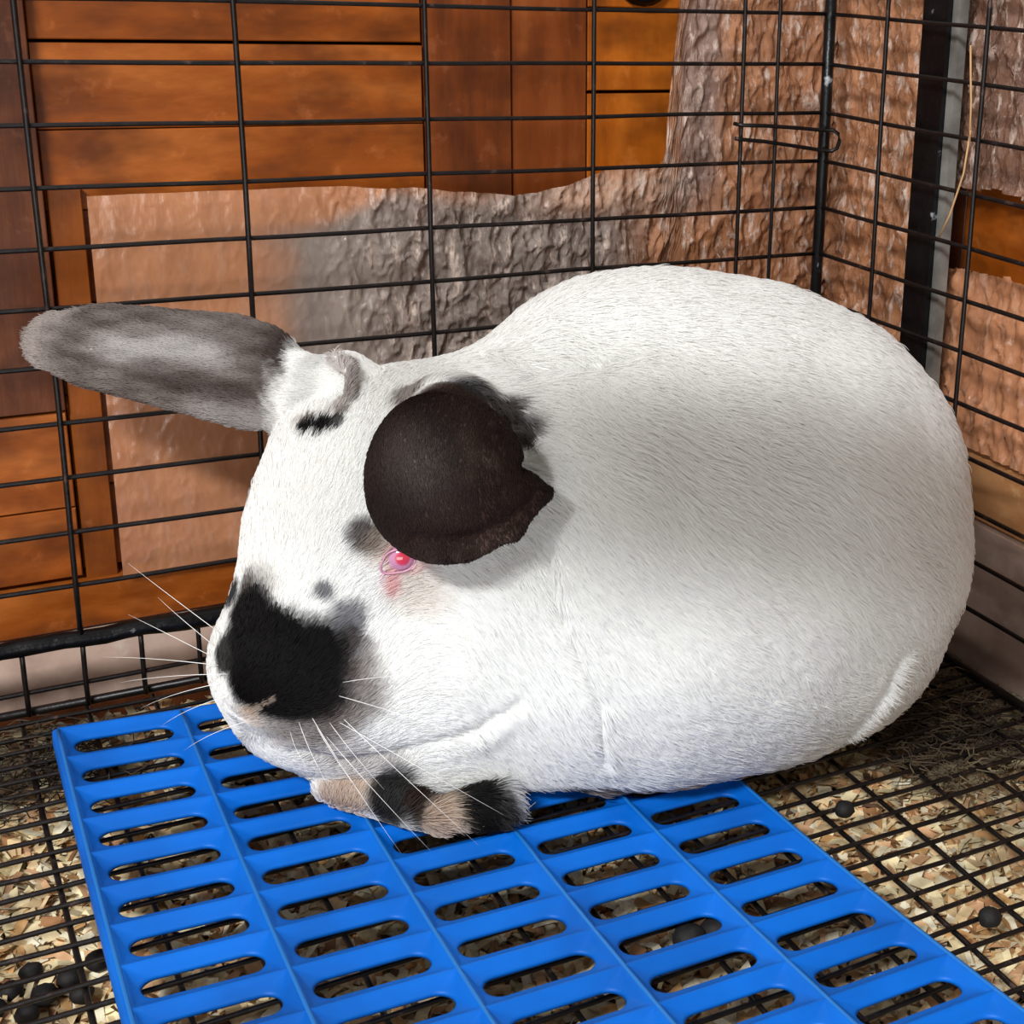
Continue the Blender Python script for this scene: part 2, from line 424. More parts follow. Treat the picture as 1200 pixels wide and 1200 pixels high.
def side(a, b_, steps):
    vv = []; ff = []
    for k in range(steps + 1):
        t = k / steps; u = a[0] + (b_[0] - a[0]) * t; v = a[1] + (b_[1] - a[1]) * t
        ou, ov = a[2]
        for (e, h) in ((0, 0), (.05, -.01), (.09, -.05), (.10, -.28)): vv.append(matp(u + ou * e / CP, v + ov * e / RP, h))
    for k in range(steps):
        for q in range(3): ff.append((k * 4 + q, k * 4 + q + 1, k * 4 + 5 + q, k * 4 + 4 + q))
    mb.add(vv, ff)
side((-.5, -.5, (-1, 0)), (-.5, NR - .5, None), 30); side((NC - .5, NR - .5, (1, 0)), (NC - .5, -.5, None), 30)
side((NC - .5, -.5, (0, -1)), (-.5, -.5, None), 16); side((-.5, NR - .5, (0, 1)), (NC - .5, NR - .5, None), 16)
slab = mb.build('slotted_slab', M['mat'], rest, True)
for i in range(NC + 1):
    rb = Mb(); rb.tube([matp(i - .5, -.45 + k * (NR - .1) / 26, -.012) for k in range(27)], .035, 6); rb.build('ridge', M['ridge'], rest, True)

# ------------------------------------------------------------------ litter
def litter_material():
    m, nt, b = new_mat('wood_shavings')
    at = N(nt, 'ShaderNodeAttribute'); at.attribute_name = 'Col'
    f = noise_fac(nt, 160, 4, rand=False)
    mm = N(nt, 'ShaderNodeMix'); mm.data_type = 'RGBA'; mm.blend_type = 'MULTIPLY'; mm.inputs[0].default_value = .7
    nt.links.new(at.outputs['Color'], mm.inputs[6]); nt.links.new(ramp(nt, [(.3, (.6, .52, .42)), (.6, (1, 1, 1))], f), mm.inputs[7])
    nt.links.new(mm.outputs[2], b.inputs['Base Color']); b.inputs['Roughness'].default_value = .8; return m
M['litter'] = litter_material()
m, nt, b = new_mat('sawdust_bed'); f = noise_fac(nt, 70, 6, rand=False)
nt.links.new(ramp(nt, [(.3, srgb(84, 62, 40)), (.7, srgb(176, 148, 106))], f), b.inputs['Base Color']); b.inputs['Roughness'].default_value = .9
bump(nt, b, f, 1, .004); M['sawdust'] = m
bed = Mb(); nx, ny = 60, 52
for j in range(ny + 1):
    for i in range(nx + 1):
        x = -25 + 27 * i / nx; y = -19 + 20 * j / ny
        bed.v.append((x, y, -1.25 + .16 * nz(x, y, 0, .7) + .08 * nz(x, y, 4, 2)))
bed.f = [(j * (nx + 1) + i, j * (nx + 1) + i + 1, (j + 1) * (nx + 1) + i + 1, (j + 1) * (nx + 1) + i) for j in range(ny) for i in range(nx)]
litter = bed.build('litter_bed', M['sawdust'], None, True)
tag(litter, 'layer of pale sawdust and wood shavings in the tray under the wire floor', 'litter')
def shavings(n):
    L = rng.uniform(.08, .36, n); W = rng.uniform(.03, .12, n)
    x = rng.uniform(-24.5, 1.6, n); y = rng.uniform(-18.5, .9, n)
    yaw = rng.uniform(0, 6.28, n); pit = rng.normal(0, .35, n); rol = rng.normal(0, .4, n); cur = rng.uniform(-.3, .5, n)
    z = -1.0 + rng.uniform(-.04, .2, n) + np.array([.16 * nz(a, b_, 0, .7) for a, b_ in zip(x, y)])
    vs = np.zeros((n, 6, 3))
    for k, (s, t) in enumerate(((-1, -1), (0, -1), (1, -1), (1, 1), (0, 1), (-1, 1))):
        a = s * L; c = t * W; h = (cur * L) * (s == 0)
        X = a * np.cos(pit); Z = a * np.sin(pit) + h + c * np.sin(rol); Y = c * np.cos(rol)
        vs[:, k, 0] = x + X * np.cos(yaw) - Y * np.sin(yaw); vs[:, k, 1] = y + X * np.sin(yaw) + Y * np.cos(yaw); vs[:, k, 2] = z + Z
    base = np.arange(n)[:, None] * 6
    f = np.concatenate([base + np.array([[0, 1, 4, 5]]), base + np.array([[1, 2, 3, 4]])])
    pal = np.array([srgb(246, 230, 184), srgb(236, 208, 160), srgb(224, 178, 134), srgb(250, 242, 212), srgb(206, 160, 104), srgb(164, 118, 76), srgb(96, 70, 50)])
    c = pal[rng.choice(7, n, p=[.26, .22, .14, .18, .11, .06, .03])]
    g = np.array([sst(.05, .4, nz(a, b_, 8, .45)) for a, b_ in zip(x, y)])
    c = c * (1 - .35 * g[:, None])
    # soiled grey corners with shade painted in: back left and back right
    soil_shade = np.array([max(sst(-2.2, -1.0, b_ + .25 * (a + 17)) * sst(-13, -15, a), sst(-3.4, -1.6, a) * sst(-9.6, -7.6, b_)) for a, b_ in zip(x, y)])
    c = c * (1 - .72 * soil_shade[:, None])
    o = mesh_obj('wood_shavings', vs.reshape(-1, 3), f.tolist(), M['litter'], litter)
    ca = o.data.color_attributes.new('Col', 'FLOAT_COLOR', 'POINT')
    ca.data.foreach_set('color', np.concatenate([np.repeat(c, 6, 0), np.ones((n * 6, 1))], 1).astype('f').ravel())
    return o
tag(shavings(60000), 'curled cream and tan wood shavings', kind='stuff')

# ------------------------------------------------------------------ droppings
m, nt, b = new_mat('dark_dropping'); f = noise_fac(nt, 200, 3)
nt.links.new(ramp(nt, [(.3, srgb(6, 4, 4)), (.7, srgb(16, 11, 9))], f), b.inputs['Base Color']); b.inputs['Roughness'].default_value = .75; bump(nt, b, f, .6, .001)
M['drop'] = m
def dropping(x, y, z, r, label, group=None):
    mb = Mb(); nu, nv = 10, 7; vs = []; s = random.random() * 40
    for j in range(1, nv):
        for i in range(nu):
            a = 2 * math.pi * i / nu; t = math.pi * j / nv
            q = np.array([math.sin(t) * math.cos(a), math.sin(t) * math.sin(a), math.cos(t)]) * r * (1 + .15 * nz(i, j, s, .8))
            vs.append((x + q[0] * 1.1, y + q[1], z + q[2] * .9))
    vs += [(x, y, z + r * .9), (x, y, z - r * .9)]; n = len(vs)
    fs = [(j * nu + i, (j + 1) * nu + i, (j + 1) * nu + (i + 1) % nu, j * nu + (i + 1) % nu) for j in range(nv - 2) for i in range(nu)]
    fs += [(n - 2, i, (i + 1) % nu) for i in range(nu)] + [(n - 1, (nv - 2) * nu + (i + 1) % nu, (nv - 2) * nu + i) for i in range(nu)]
    mb.add(vs, fs); return tag(mb.build('dropping', M['drop'], None, True), label, 'dropping', group)
dropping(-5.12, -9.37, .1, .16, 'dark round dropping caught on the wire floor just right of the blue mat')
dropping(-4.83, -12.74, .08, .17, 'dark round dropping on the wire floor near the right edge of the picture')
dropping(-8.85, -10.93, -.1, .24, 'left one of two black droppings in a slot of the blue mat')
dropping(-8.42, -10.98, -.08, .24, 'right one of two black droppings in a slot of the blue mat')
for i, (x, y) in enumerate(((-17.33, -6.9), (-16.95, -7.25), (-17.2, -7.6), (-16.6, -7.0), (-16.5, -7.45), (-17.6, -7.3), (-17.05, -6.6), (-16.2, -6.8))):
    dropping(x, y, -.7 + .03 * (i % 3), .15 + .02 * (i % 2), 'dark dropping in the heap under the wire floor left of the blue mat', 'droppings heaped in the tray left of the mat')

# ------------------------------------------------------------------ matted hay and hair in the back right corner
M['debris'] = wood('matted_hay', srgb(30, 24, 20), srgb(74, 62, 48), srgb(150, 134, 104), (1, 1, 1), .9)
def strands(name, n, xr, yr, zr, label, seed, lmin=.3, lmax=1.0, r=.012):
    random.seed(seed); mb = Mb()
    for _ in range(n):
        x, y = random.uniform(*xr), random.uniform(*yr); z = random.uniform(*zr); a = random.uniform(0, 6.28); L = random.uniform(lmin, lmax); pts = []
        for k in range(5):
            pts.append((x + math.cos(a) * L * k / 4, y + math.sin(a) * L * k / 4, z + .05 * math.sin(k + x * 9))); a += random.uniform(-.5, .5)
        mb.tube(pts, r, 3)
    return tag(mb.build(name, M['debris']), label, 'debris', kind='stuff')
strands('matted_hay', 900, (-3.3, -.3), (-9.4, -4.0), (-.35, .08), 'dark matted hay and shed hair stuck to the wire floor in the back right corner', 3)
strands('matted_hay', 500, (-19, -15.4), (-2.9, -.3), (-.45, .05), 'grey matted hay and dirt on the wire floor in the back left corner', 4)
m, nt, b = new_mat('dry_hay'); b.inputs['Base Color'].default_value = (*srgb(190, 150, 104), 1); b.inputs['Roughness'].default_value = .7; M['hay'] = m
for pts, lab in (([(-.06, -4.75, 12.0), (-.1, -4.87, 11.5), (-.1, -4.95, 11.0), (-.1, -5.0, 10.3)], 'straight hay strand hanging on the right cage panel, upper one'),
                 ([(-.1, -5.0, 10.5), (-.1, -4.9, 9.7), (-.1, -4.6, 8.9), (-.08, -4.3, 8.4)], 'slanting hay strand hanging on the right cage panel, lower one')):
    mb = Mb(); mb.tube(pts, .02, 5); tag(mb.build('hay_strand', M['hay'], None, True), lab, 'hay')

# ------------------------------------------------------------------ the rabbit
def V(x, y, z): return np.array([x, y, z])
B = {'rump': [[-1.524, -6.964, 3.876], [4.158, 4.709, 4.009]], 'should': [[-3.307, -7.834, 3.605], [3.989, 4.442, 4.626]], 'chest': [[-6.525, -9.234, 1.423], [2.583, 2.271, 2.556]], 'haunch': [[-0.263, -7.868, 2.456], [2.012, 2.121, 2.333]]}
def ell(X,c,r,yaw=0,pitch=0):
    Y=X-np.array(c)
    if yaw:
        cs,sn=np.cos(yaw),np.sin(yaw); Y=np.stack([Y[:,0]*cs+Y[:,1]*sn,-Y[:,0]*sn+Y[:,1]*cs,Y[:,2]],1)
    if pitch:
        cs,sn=np.cos(pitch),np.sin(pitch); Y=np.stack([Y[:,0]*cs+Y[:,2]*sn,Y[:,1],-Y[:,0]*sn+Y[:,2]*cs],1)
    r=np.array(r); k0=np.sqrt(((Y/r)**2).sum(1)); k1=np.sqrt(((Y/r/r)**2).sum(1))+1e-9
    return k0*(k0-1)/k1
def cone(X,A,B,ra,rb):
    A=np.array(A,float);B=np.array(B,float);d=B-A
    t=np.clip(((X-A)@d)/(d@d),0,1); q=A+t[:,None]*d
    return np.sqrt(((X-q)**2).sum(1))-(ra+(rb-ra)*t)
def smin(a,b,k):
    h=np.clip(.5+.5*(b-a)/k,0,1); return b*(1-h)+a*h-k*h*(1-h)
def smax(a,b,k): return -smin(-a,-b,k)
def basis(ax,up):
    ax=np.array(ax,float);ax/=np.linalg.norm(ax); up=np.array(up,float);up-=ax*(up@ax);up/=np.linalg.norm(up)
    return np.stack([ax,up,np.cross(ax,up)])
def obel(X,c,r,Bs):
    return ell((X-np.array(c))@Bs.T,(0,0,0),r)
H=dict(
 skull=('e',V(-7.026,-9.600,5.208),(1.98,2.0,1.8)),
 bridge=('c',V(-7.291,-10.000,5.024),V(-8.340,-11.200,2.782),1.66,1.15),
 nose=('e',V(-8.714,-12.000,2.654),(.42,.35,.38)),
 pad=('e',V(-7.920,-11.300,2.484),(1.0,.95,.85)),
 padf=('e',V(-8.936,-10.800,2.593),(.72,.9,.95)),
 cheek=('e',V(-7.004,-10.000,2.321),(1.75,1.6,1.65)),
 cheekl=('e',V(-6.086,-9.600,3.164),(1.7,1.4,1.7)),
 chin=('e',V(-8.420,-11.000,1.639),(.8,.8,.55)),
 farcheek=('e',V(-8.705,-9.800,4.049),(.7,1.1,1.2)),
)
def head(X):
    d=None
    for k,v in H.items():
        e=ell(X,v[1],v[2]) if v[0]=='e' else cone(X,*v[1:])
        d=e if d is None else smin(d,e,.75)
    return d
# far ear
tp=V(-13.325,-8.600,7.024); bs=V(-7.865,-9.700,6.555)
ax=tp-bs; earB=basis(ax,(0,.45,.9))
Ca=V(-9.826,-9.300,6.717);Cb=V(-11.804,-8.900,7.072)
def flatcap(X,A,Bq,ra,rb,Bs,s):
    A=np.array(A);Bq=np.array(Bq); Y=(X-A)@Bs.T; Q=(Bq-A)@Bs.T
    Y=Y*np.array([1,1,s]);Q=Q*np.array([1,1,s])
    return cone(Y,(0,0,0),Q,ra,rb)/(1+(s-1)*.45)
def ear_far(X):
    d=flatcap(X,V(-9.298,-9.350,6.709),V(-12.734,-8.750,7.027),.82,.47,earB,3.6)
    d=smin(d,flatcap(X,V(-9.807,-9.300,6.998),V(-11.873,-8.900,7.069),.62,.5,earB,3.6),.3)
    d=smin(d,cone(X,V(-7.777,-9.750,6.753),V(-8.659,-9.500,6.509),.5,.5),.3)
    return d
Cn=V(-5.762,-12.200,6.139)
nearB=basis((.95,-.1,.0),(0,.35,.95))
def ear_near(X):
    d=obel(X,Cn,(1.16,1.22,.5),nearB)
    d=smin(d,cone(X,V(-4.987,-12.300,6.102),V(-4.292,-12.100,5.967),.46,.05),.3)
    d=smin(d,cone(X,V(-4.326,-12.300,6.025),V(-4.767,-12.600,5.557),.09,.15),.12)
    d=smin(d,cone(X,V(-4.767,-12.600,5.557),V(-5.412,-12.700,5.212),.15,.12),.12)
    d=smin(d,cone(X,V(-5.963,-10.600,6.418),V(-5.780,-11.900,6.318),.75,.8),.4)
    return d
pads=[(V(-6.508,-11.899,0.500),V(-7.857,-11.390,0.500),.25,.22),(V(-5.223,-11.681,0.550),V(-6.091,-12.010,0.480),.27,.2),(V(-3.725,-10.600,0.194),V(-2.893,-10.500,0.245),.35,.3),(V(-1.917,-10.200,0.263),V(-2.471,-10.500,0.261),.35,.25)]
def rim_far(X):
    pts=[V(-7.859,-10.000,7.282),V(-7.530,-10.350,7.092),V(-7.519,-10.600,6.762),V(-7.787,-10.750,6.449),V(-8.287,-10.600,6.262)]
    d=None
    for i in range(4):
        e=cone(X,pts[i],pts[i+1],.06,.06); d=e if d is None else np.minimum(d,e)
    return d
def lump(X):
    return np.sin(X[:,0]*1.1+1.3*np.sin(X[:,2]*.9))*np.sin(X[:,2]*1.3+X[:,1]*.7+.8*np.sin(X[:,0]*.8))+.5*np.sin(X[:,0]*2.3+X[:,2]*1.1)*np.sin(X[:,2]*1.9-X[:,0])
def body(X):
    d=None
    for k,v in B.items():
        e=ell(X,v[0],v[1]); d=e if d is None else smin(d,e,1.4)
    return smax(d,.40-X[:,2],.45)
def full(X):
    d=smin(body(X),head(X),1.5)+.09
    for q in pads:
        A=np.array(q[0]);Bq=np.array(q[1]); A[2]=.36+q[2];Bq[2]=.36+q[3]
        d=smin(d,cone(X,A,Bq,q[2],q[3]),.25)
    d=smin(d,ear_far(X),.25)
    d=smin(d,rim_far(X),.08)
    d=smin(d,ear_near(X),.25)
    w=np.clip((X[:,0]+7.0)/1.5,0,1)
    d=d+.05*w*lump(X)
    for c in CRE:
        A=V(*c[0]);Bq=V(*c[1])
        if True:
            d=smax(d,-cone(X,A,Bq,c[2]*.55,c[2]*.55),.22)
    return d

CRE = [
    ([-8.18, -12.05, 1.668], [-7.543, -11.831, 1.346], 0.1),
    ([-7.543, -11.831, 1.346], [-6.631, -11.789, 1.519], 0.1),
    ([-6.631, -11.789, 1.519], [-5.729, -11.68, 1.846], 0.1),
    ([-5.729, -11.68, 1.846], [-4.93, -11.728, 2.456], 0.1),
    ([1.058, -10.386, 2.741], [0.815, -10.264, 1.982], 0.09),
    ([0.815, -10.264, 1.982], [0.319, -10.048, 1.173], 0.09),
    ([-5.804, -9.219, 7.129], [-4.88, -10.023, 7.104], 0.07),
    ([-4.88, -10.023, 7.104], [-3.946, -10.205, 7.297], 0.07),
    ([-3.946, -10.205, 7.297], [-3.3, -10.206, 7.482], 0.07),
    ([-4.444, -12.499, 5.94], [-4.794, -12.726, 5.681], 0.13),
    ([-4.794, -12.726, 5.681], [-5.358, -12.782, 5.427], 0.13),
    ([-5.358, -12.782, 5.427], [-6.078, -12.744, 5.41], 0.13),
    ([-4.979, -10.623, 6.651], [-4.85, -10.995, 6.317], 0.1),
    ([-4.85, -10.995, 6.317], [-4.598, -12.402, 6.381], 0.1),
    ([-4.397, -11.777, 5.008], [-4.174, -12.08, 4.063], 0.05),
    ([-4.174, -12.08, 4.063], [-3.6, -12.088, 2.696], 0.05),
    ([-3.6, -12.088, 2.696], [-3.568, -11.644, 1.434], 0.05),
]
EARF = [  # ear highlight painted as pale spots, then veins and paler rim
    [-6.003, -12.719, 6.523, 0.5, (112, 103, 99)],
    [-6.301, -12.504, 6.75, 0.35, (96, 86, 82)],
    [-5.418, -12.488, 6.903, 0.13, (92, 76, 70)],
    [-5.305, -12.614, 6.701, 0.12, (98, 82, 74)],
    [-5.342, -12.759, 6.438, 0.12, (90, 74, 68)],
    [-5.048, -12.617, 6.587, 0.12, (88, 72, 66)],
    [-4.847, -12.706, 5.468, 0.16, (92, 76, 70)],
    [-5.165, -12.744, 5.291, 0.15, (92, 76, 70)],
    [-5.521, -12.759, 5.207, 0.14, (88, 72, 66)],
    [-5.888, -12.719, 5.151, 0.13, (84, 70, 64)],
]
ANCH = [
    [-7.993, -12.355, 2.303, 0.606, 0.9, 'b', 0.7],
    [-7.415, -12.2, 2.61, 0.54, 0.9, 'b', 0.65],
    [-7.347, -12.027, 3.156, 0.332, 0.9, 'b', 0.5],
    [-8.744, -11.645, 3.968, 0.362, 1, 'b', 0.4],
    [-6.028, -12.714, 6.521, 0.686, 1, 'f', 0.0],
    [-8.732, -12.388, 2.406, 0.186, 0.8, 't', 0.5],
    [-7.504, -12.017, 3.382, 0.355, 0.8, 'g', 0.8],
    [-7.397, -11.883, 3.739, 0.262, 0.8, 'g', 0.75],
    [-7.571, -12.151, 3.07, 0.306, 0.8, 'd', 0.6],
    [-7.414, -11.971, 3.406, 0.19, 0.8, 'd', 0.7],
    [-8.851, -11.773, 3.633, 0.48, 0.5, 'k', 1],
    [-8.515, -12.18, 3.326, 0.635, 0.35, 'k', 1],
    [-8.505, -12.399, 2.979, 0.535, 0.3, 'k', 1],
    [-8.083, -12.345, 3.009, 0.653, 0.35, 'k', 1],
    [-7.896, -12.16, 3.298, 0.494, 0.5, 'k', 1],
    [-9.284, -11.15, 3.657, 0.247, 0.6, 'k', 0.95],
    [-9.073, -12.041, 3.167, 0.355, 0.4, 'k', 0.95],
    [-7.788, -12.328, 2.775, 0.49, 0.6, 'k', 0.9],
    [-8.948, -11.401, 3.992, 0.171, 0.8, 'd', 0.7],
    [-8.317, -12.455, 2.71, 0.348, 0.4, 'k', 0.9],
    [-8.705, -12.419, 2.48, 0.093, 0.8, 't', 0.7],
    [-8.59, -12.451, 2.557, 0.058, 0.8, 't', 0.7],
    [-8.482, -12.463, 2.624, 0.046, 0.8, 't', 0.6],
    [-8.379, -12.462, 2.683, 0.046, 0.8, 't', 0.5],
    [-7.117, -11.737, 4.969, 0.264, 0.7, 'd', 0.85],
    [-6.915, -11.72, 4.822, 0.265, 1, 't', 0.45],
    [-6.468, -11.564, 4.158, 0.412, 1, 't', 0.3],
    [-9.218, -10.289, 4.928, 0.155, 0.8, 'b', 0.6],
    [-7.72, -11.875, 4.136, 0.131, 0.9, 'g', 0.8],
    [-6.607, -11.911, 6.966, 0.262, 0.8, 'b', 0.7],
    [-6.643, -10.67, 6.843, 0.278, 0.8, 'b', 0.7],
    [-5.682, -11.009, 7.109, 0.423, 0.6, 'k', 0.95],
    [-6.052, -11.038, 7.142, 0.273, 0.7, 'b', 0.8],
    [-5.241, -10.66, 6.76, 0.329, 0.6, 'd', 0.9],
    [-4.975, -10.748, 6.435, 0.302, 0.6, 'd', 0.9],
    [-4.67, -12.228, 6.534, 0.211, 0.7, 'd', 0.8],
    [-4.753, -12.639, 6.357, 0.23, 0.9, 't', 0.4],
    [-7.559, -9.968, 7.15, 0.118, 0.6, 'b', 0.9],
    [-7.513, -10.412, 7.11, 0.115, 0.7, 'g', 0.6],
    [-7.513, -10.539, 6.945, 0.115, 0.7, 'b', 0.6],
    [-7.515, -10.662, 6.78, 0.114, 0.7, 'g', 0.6],
    [-7.607, -10.827, 6.599, 0.113, 0.7, 'b', 0.7],
    [-8.152, -10.838, 6.328, 0.163, 0.5, 'k', 1],
    [-7.895, -10.973, 6.381, 0.162, 0.5, 'k', 1],
    [-7.681, -11.004, 6.452, 0.137, 0.5, 'k', 0.9],
    [-7.262, -11.687, 1.094, 0.602, 1, 'l', 0.35],  # this entry and the next paint the shade under the chin
    [-7.694, -11.95, 1.6, 0.476, 1, 'l', 0.3],
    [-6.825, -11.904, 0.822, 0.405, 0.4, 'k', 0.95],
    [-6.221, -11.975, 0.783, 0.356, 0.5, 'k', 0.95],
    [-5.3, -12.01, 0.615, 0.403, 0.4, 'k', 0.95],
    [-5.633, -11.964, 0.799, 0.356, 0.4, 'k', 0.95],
    [-4.233, -11.043, 0.645, 0.298, 0.5, 'd', 0.9],
    [-3.622, -10.99, 0.59, 0.324, 0.5, 'b', 0.8],
    [-2.465, -10.746, 0.504, 0.303, 0.6, 't', 0.9],
    [-3.14, -11.028, 0.663, 0.249, 0.7, 't', 0.6],
    [-7.602, -11.729, 0.61, 0.433, 0.5, 't', 0.8],
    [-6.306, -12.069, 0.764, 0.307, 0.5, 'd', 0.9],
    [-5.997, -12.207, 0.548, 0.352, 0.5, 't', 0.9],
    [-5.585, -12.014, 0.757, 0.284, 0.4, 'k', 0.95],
]
WH = [
    [[-9.275, -11.634, 3.314], [-10.696, -11.434, 4.356]],
    [[-9.355, -11.7, 3.131], [-10.268, -11.5, 3.846]],
    [[-9.443, -11.664, 2.968], [-10.757, -11.464, 3.531]],
    [[-9.223, -12.003, 3.003], [-11.054, -11.803, 2.975]],
    [[-9.112, -12.217, 2.835], [-10.458, -12.017, 2.255]],
    [[-8.98, -12.34, 2.694], [-10.109, -12.14, 2.049]],
    [[-9.024, -12.224, 2.982], [-10.737, -12.024, 2.674]],
    [[-8.769, -12.302, 2.259], [-9.839, -12.102, 1.605]],
    [[-7.991, -12.361, 2.321], [-7.365, -12.961, 1.488]],
    [[-7.767, -12.279, 2.214], [-6.896, -12.879, 1.313]],
    [[-7.584, -12.242, 2.272], [-6.647, -12.842, 1.514]],
    [[-7.806, -12.333, 2.384], [-6.41, -12.933, 0.5]],
    [[-7.471, -12.194, 2.25], [-4.908, -12.794, 1.121]],
    [[-7.406, -12.185, 2.319], [-5.297, -12.785, 0.592]],
    [[-7.679, -12.172, 2.015], [-6.007, -12.772, 0.45]],
    [[-8.141, -12.31, 2.146], [-7.733, -12.91, 1.866]],
    [[-7.394, -12.14, 2.861], [-5.747, -12.74, 3.367]],
    [[-7.448, -12.206, 2.682], [-5.509, -12.806, 2.45]],
]
EYE = ([-6.585, -11.647, 4.669], [0.232, -0.971, -0.062])
NOSE = ([-8.563, -12.454, 2.769], [-0.069, -0.989, 0.134])

TH = .5317
ORG = np.array([-3.0, -8.0, 0.0])         # rabbit's own origin in its own frame

def surface_nets(fn, lo, hi, h):
    lo = np.array(lo, float); n = np.ceil((np.array(hi) - lo) / h).astype(int) + 1; K = 4
    n = ((n + K - 1) // K) * K + 1
    cn = (n - 1) // K + 1
    g = np.stack(np.meshgrid(*[np.arange(c) for c in cn], indexing='ij'), -1).reshape(-1, 3)
    dc = fn(lo + g * h * K).reshape(cn)
    near = np.abs(dc) < h * K * 2.2
    F = np.kron(np.where(dc > 0, 1., -1.)[:-1, :-1, :-1], np.ones((K, K, K)))
    F = np.pad(F, ((0, 1),) * 3, mode='edge')
    nb = near[:-1, :-1, :-1] | near[1:, :-1, :-1] | near[:-1, 1:, :-1] | near[:-1, :-1, 1:] | near[1:, 1:, 1:] | near[1:, 1:, :-1] | near[1:, :-1, 1:] | near[:-1, 1:, 1:]
    mask = np.kron(nb, np.ones((K, K, K), bool)); mask = np.pad(mask, ((0, 1),) * 3, mode='edge')
    idx = np.argwhere(mask); vals = np.empty(len(idx))
    for s in range(0, len(idx), 200000): vals[s:s + 200000] = fn(lo + idx[s:s + 200000] * h)
    F[mask] = vals
    I = F < 0
    c = [I[a:n[0] - 1 + a, b_:n[1] - 1 + b_, d:n[2] - 1 + d] for a in (0, 1) for b_ in (0, 1) for d in (0, 1)]
    s = sum(q.astype(np.int8) for q in c); act = (s > 0) & (s < 8)
    ci = np.argwhere(act); vid = -np.ones(act.shape, int); vid[act] = np.arange(len(ci))
    acc = np.zeros((len(ci), 3)); cnt = np.zeros(len(ci))
    corners = [(a, b_, d) for a in (0, 1) for b_ in (0, 1) for d in (0, 1)]
    for p in range(8):
        for q in range(p + 1, 8):
            dA, dB = np.array(corners[p]), np.array(corners[q])
            if np.abs(dA - dB).sum() != 1: continue
            A = F[tuple((ci + dA).T)]; Bv = F[tuple((ci + dB).T)]; m_ = (A < 0) != (Bv < 0)
            t = np.where(m_, A / np.where(m_, A - Bv, 1), 0)
            acc[m_] += (dA + (dB - dA) * t[:, None])[m_]; cnt[m_] += 1
    V_ = lo + (ci + acc / cnt[:, None]) * h
    quads = []
    for ax in range(3):
        o1, o2 = [(1, 2), (2, 0), (0, 1)][ax]
        A = I; sl0 = [slice(None)] * 3; sl1 = [slice(None)] * 3
        sl0[ax] = slice(0, -1); sl1[ax] = slice(1, None)
        e = A[tuple(sl0)] != A[tuple(sl1)]
        pos = np.argwhere(e)
        pos = pos[(pos[:, o1] > 0) & (pos[:, o2] > 0) & (pos[:, o1] < n[o1] - 1) & (pos[:, o2] < n[o2] - 1)]
        ins = A[tuple(pos.T)]
        def g_(d1, d2):
            q = pos.copy(); q[:, o1] -= d1; q[:, o2] -= d2; return vid[tuple(q.T)]
        qd = np.stack([g_(0, 0), g_(1, 0), g_(1, 1), g_(0, 1)], 1)
        qd[~ins] = qd[~ins][:, ::-1]
        quads.append(qd)
    return V_, np.concatenate(quads)

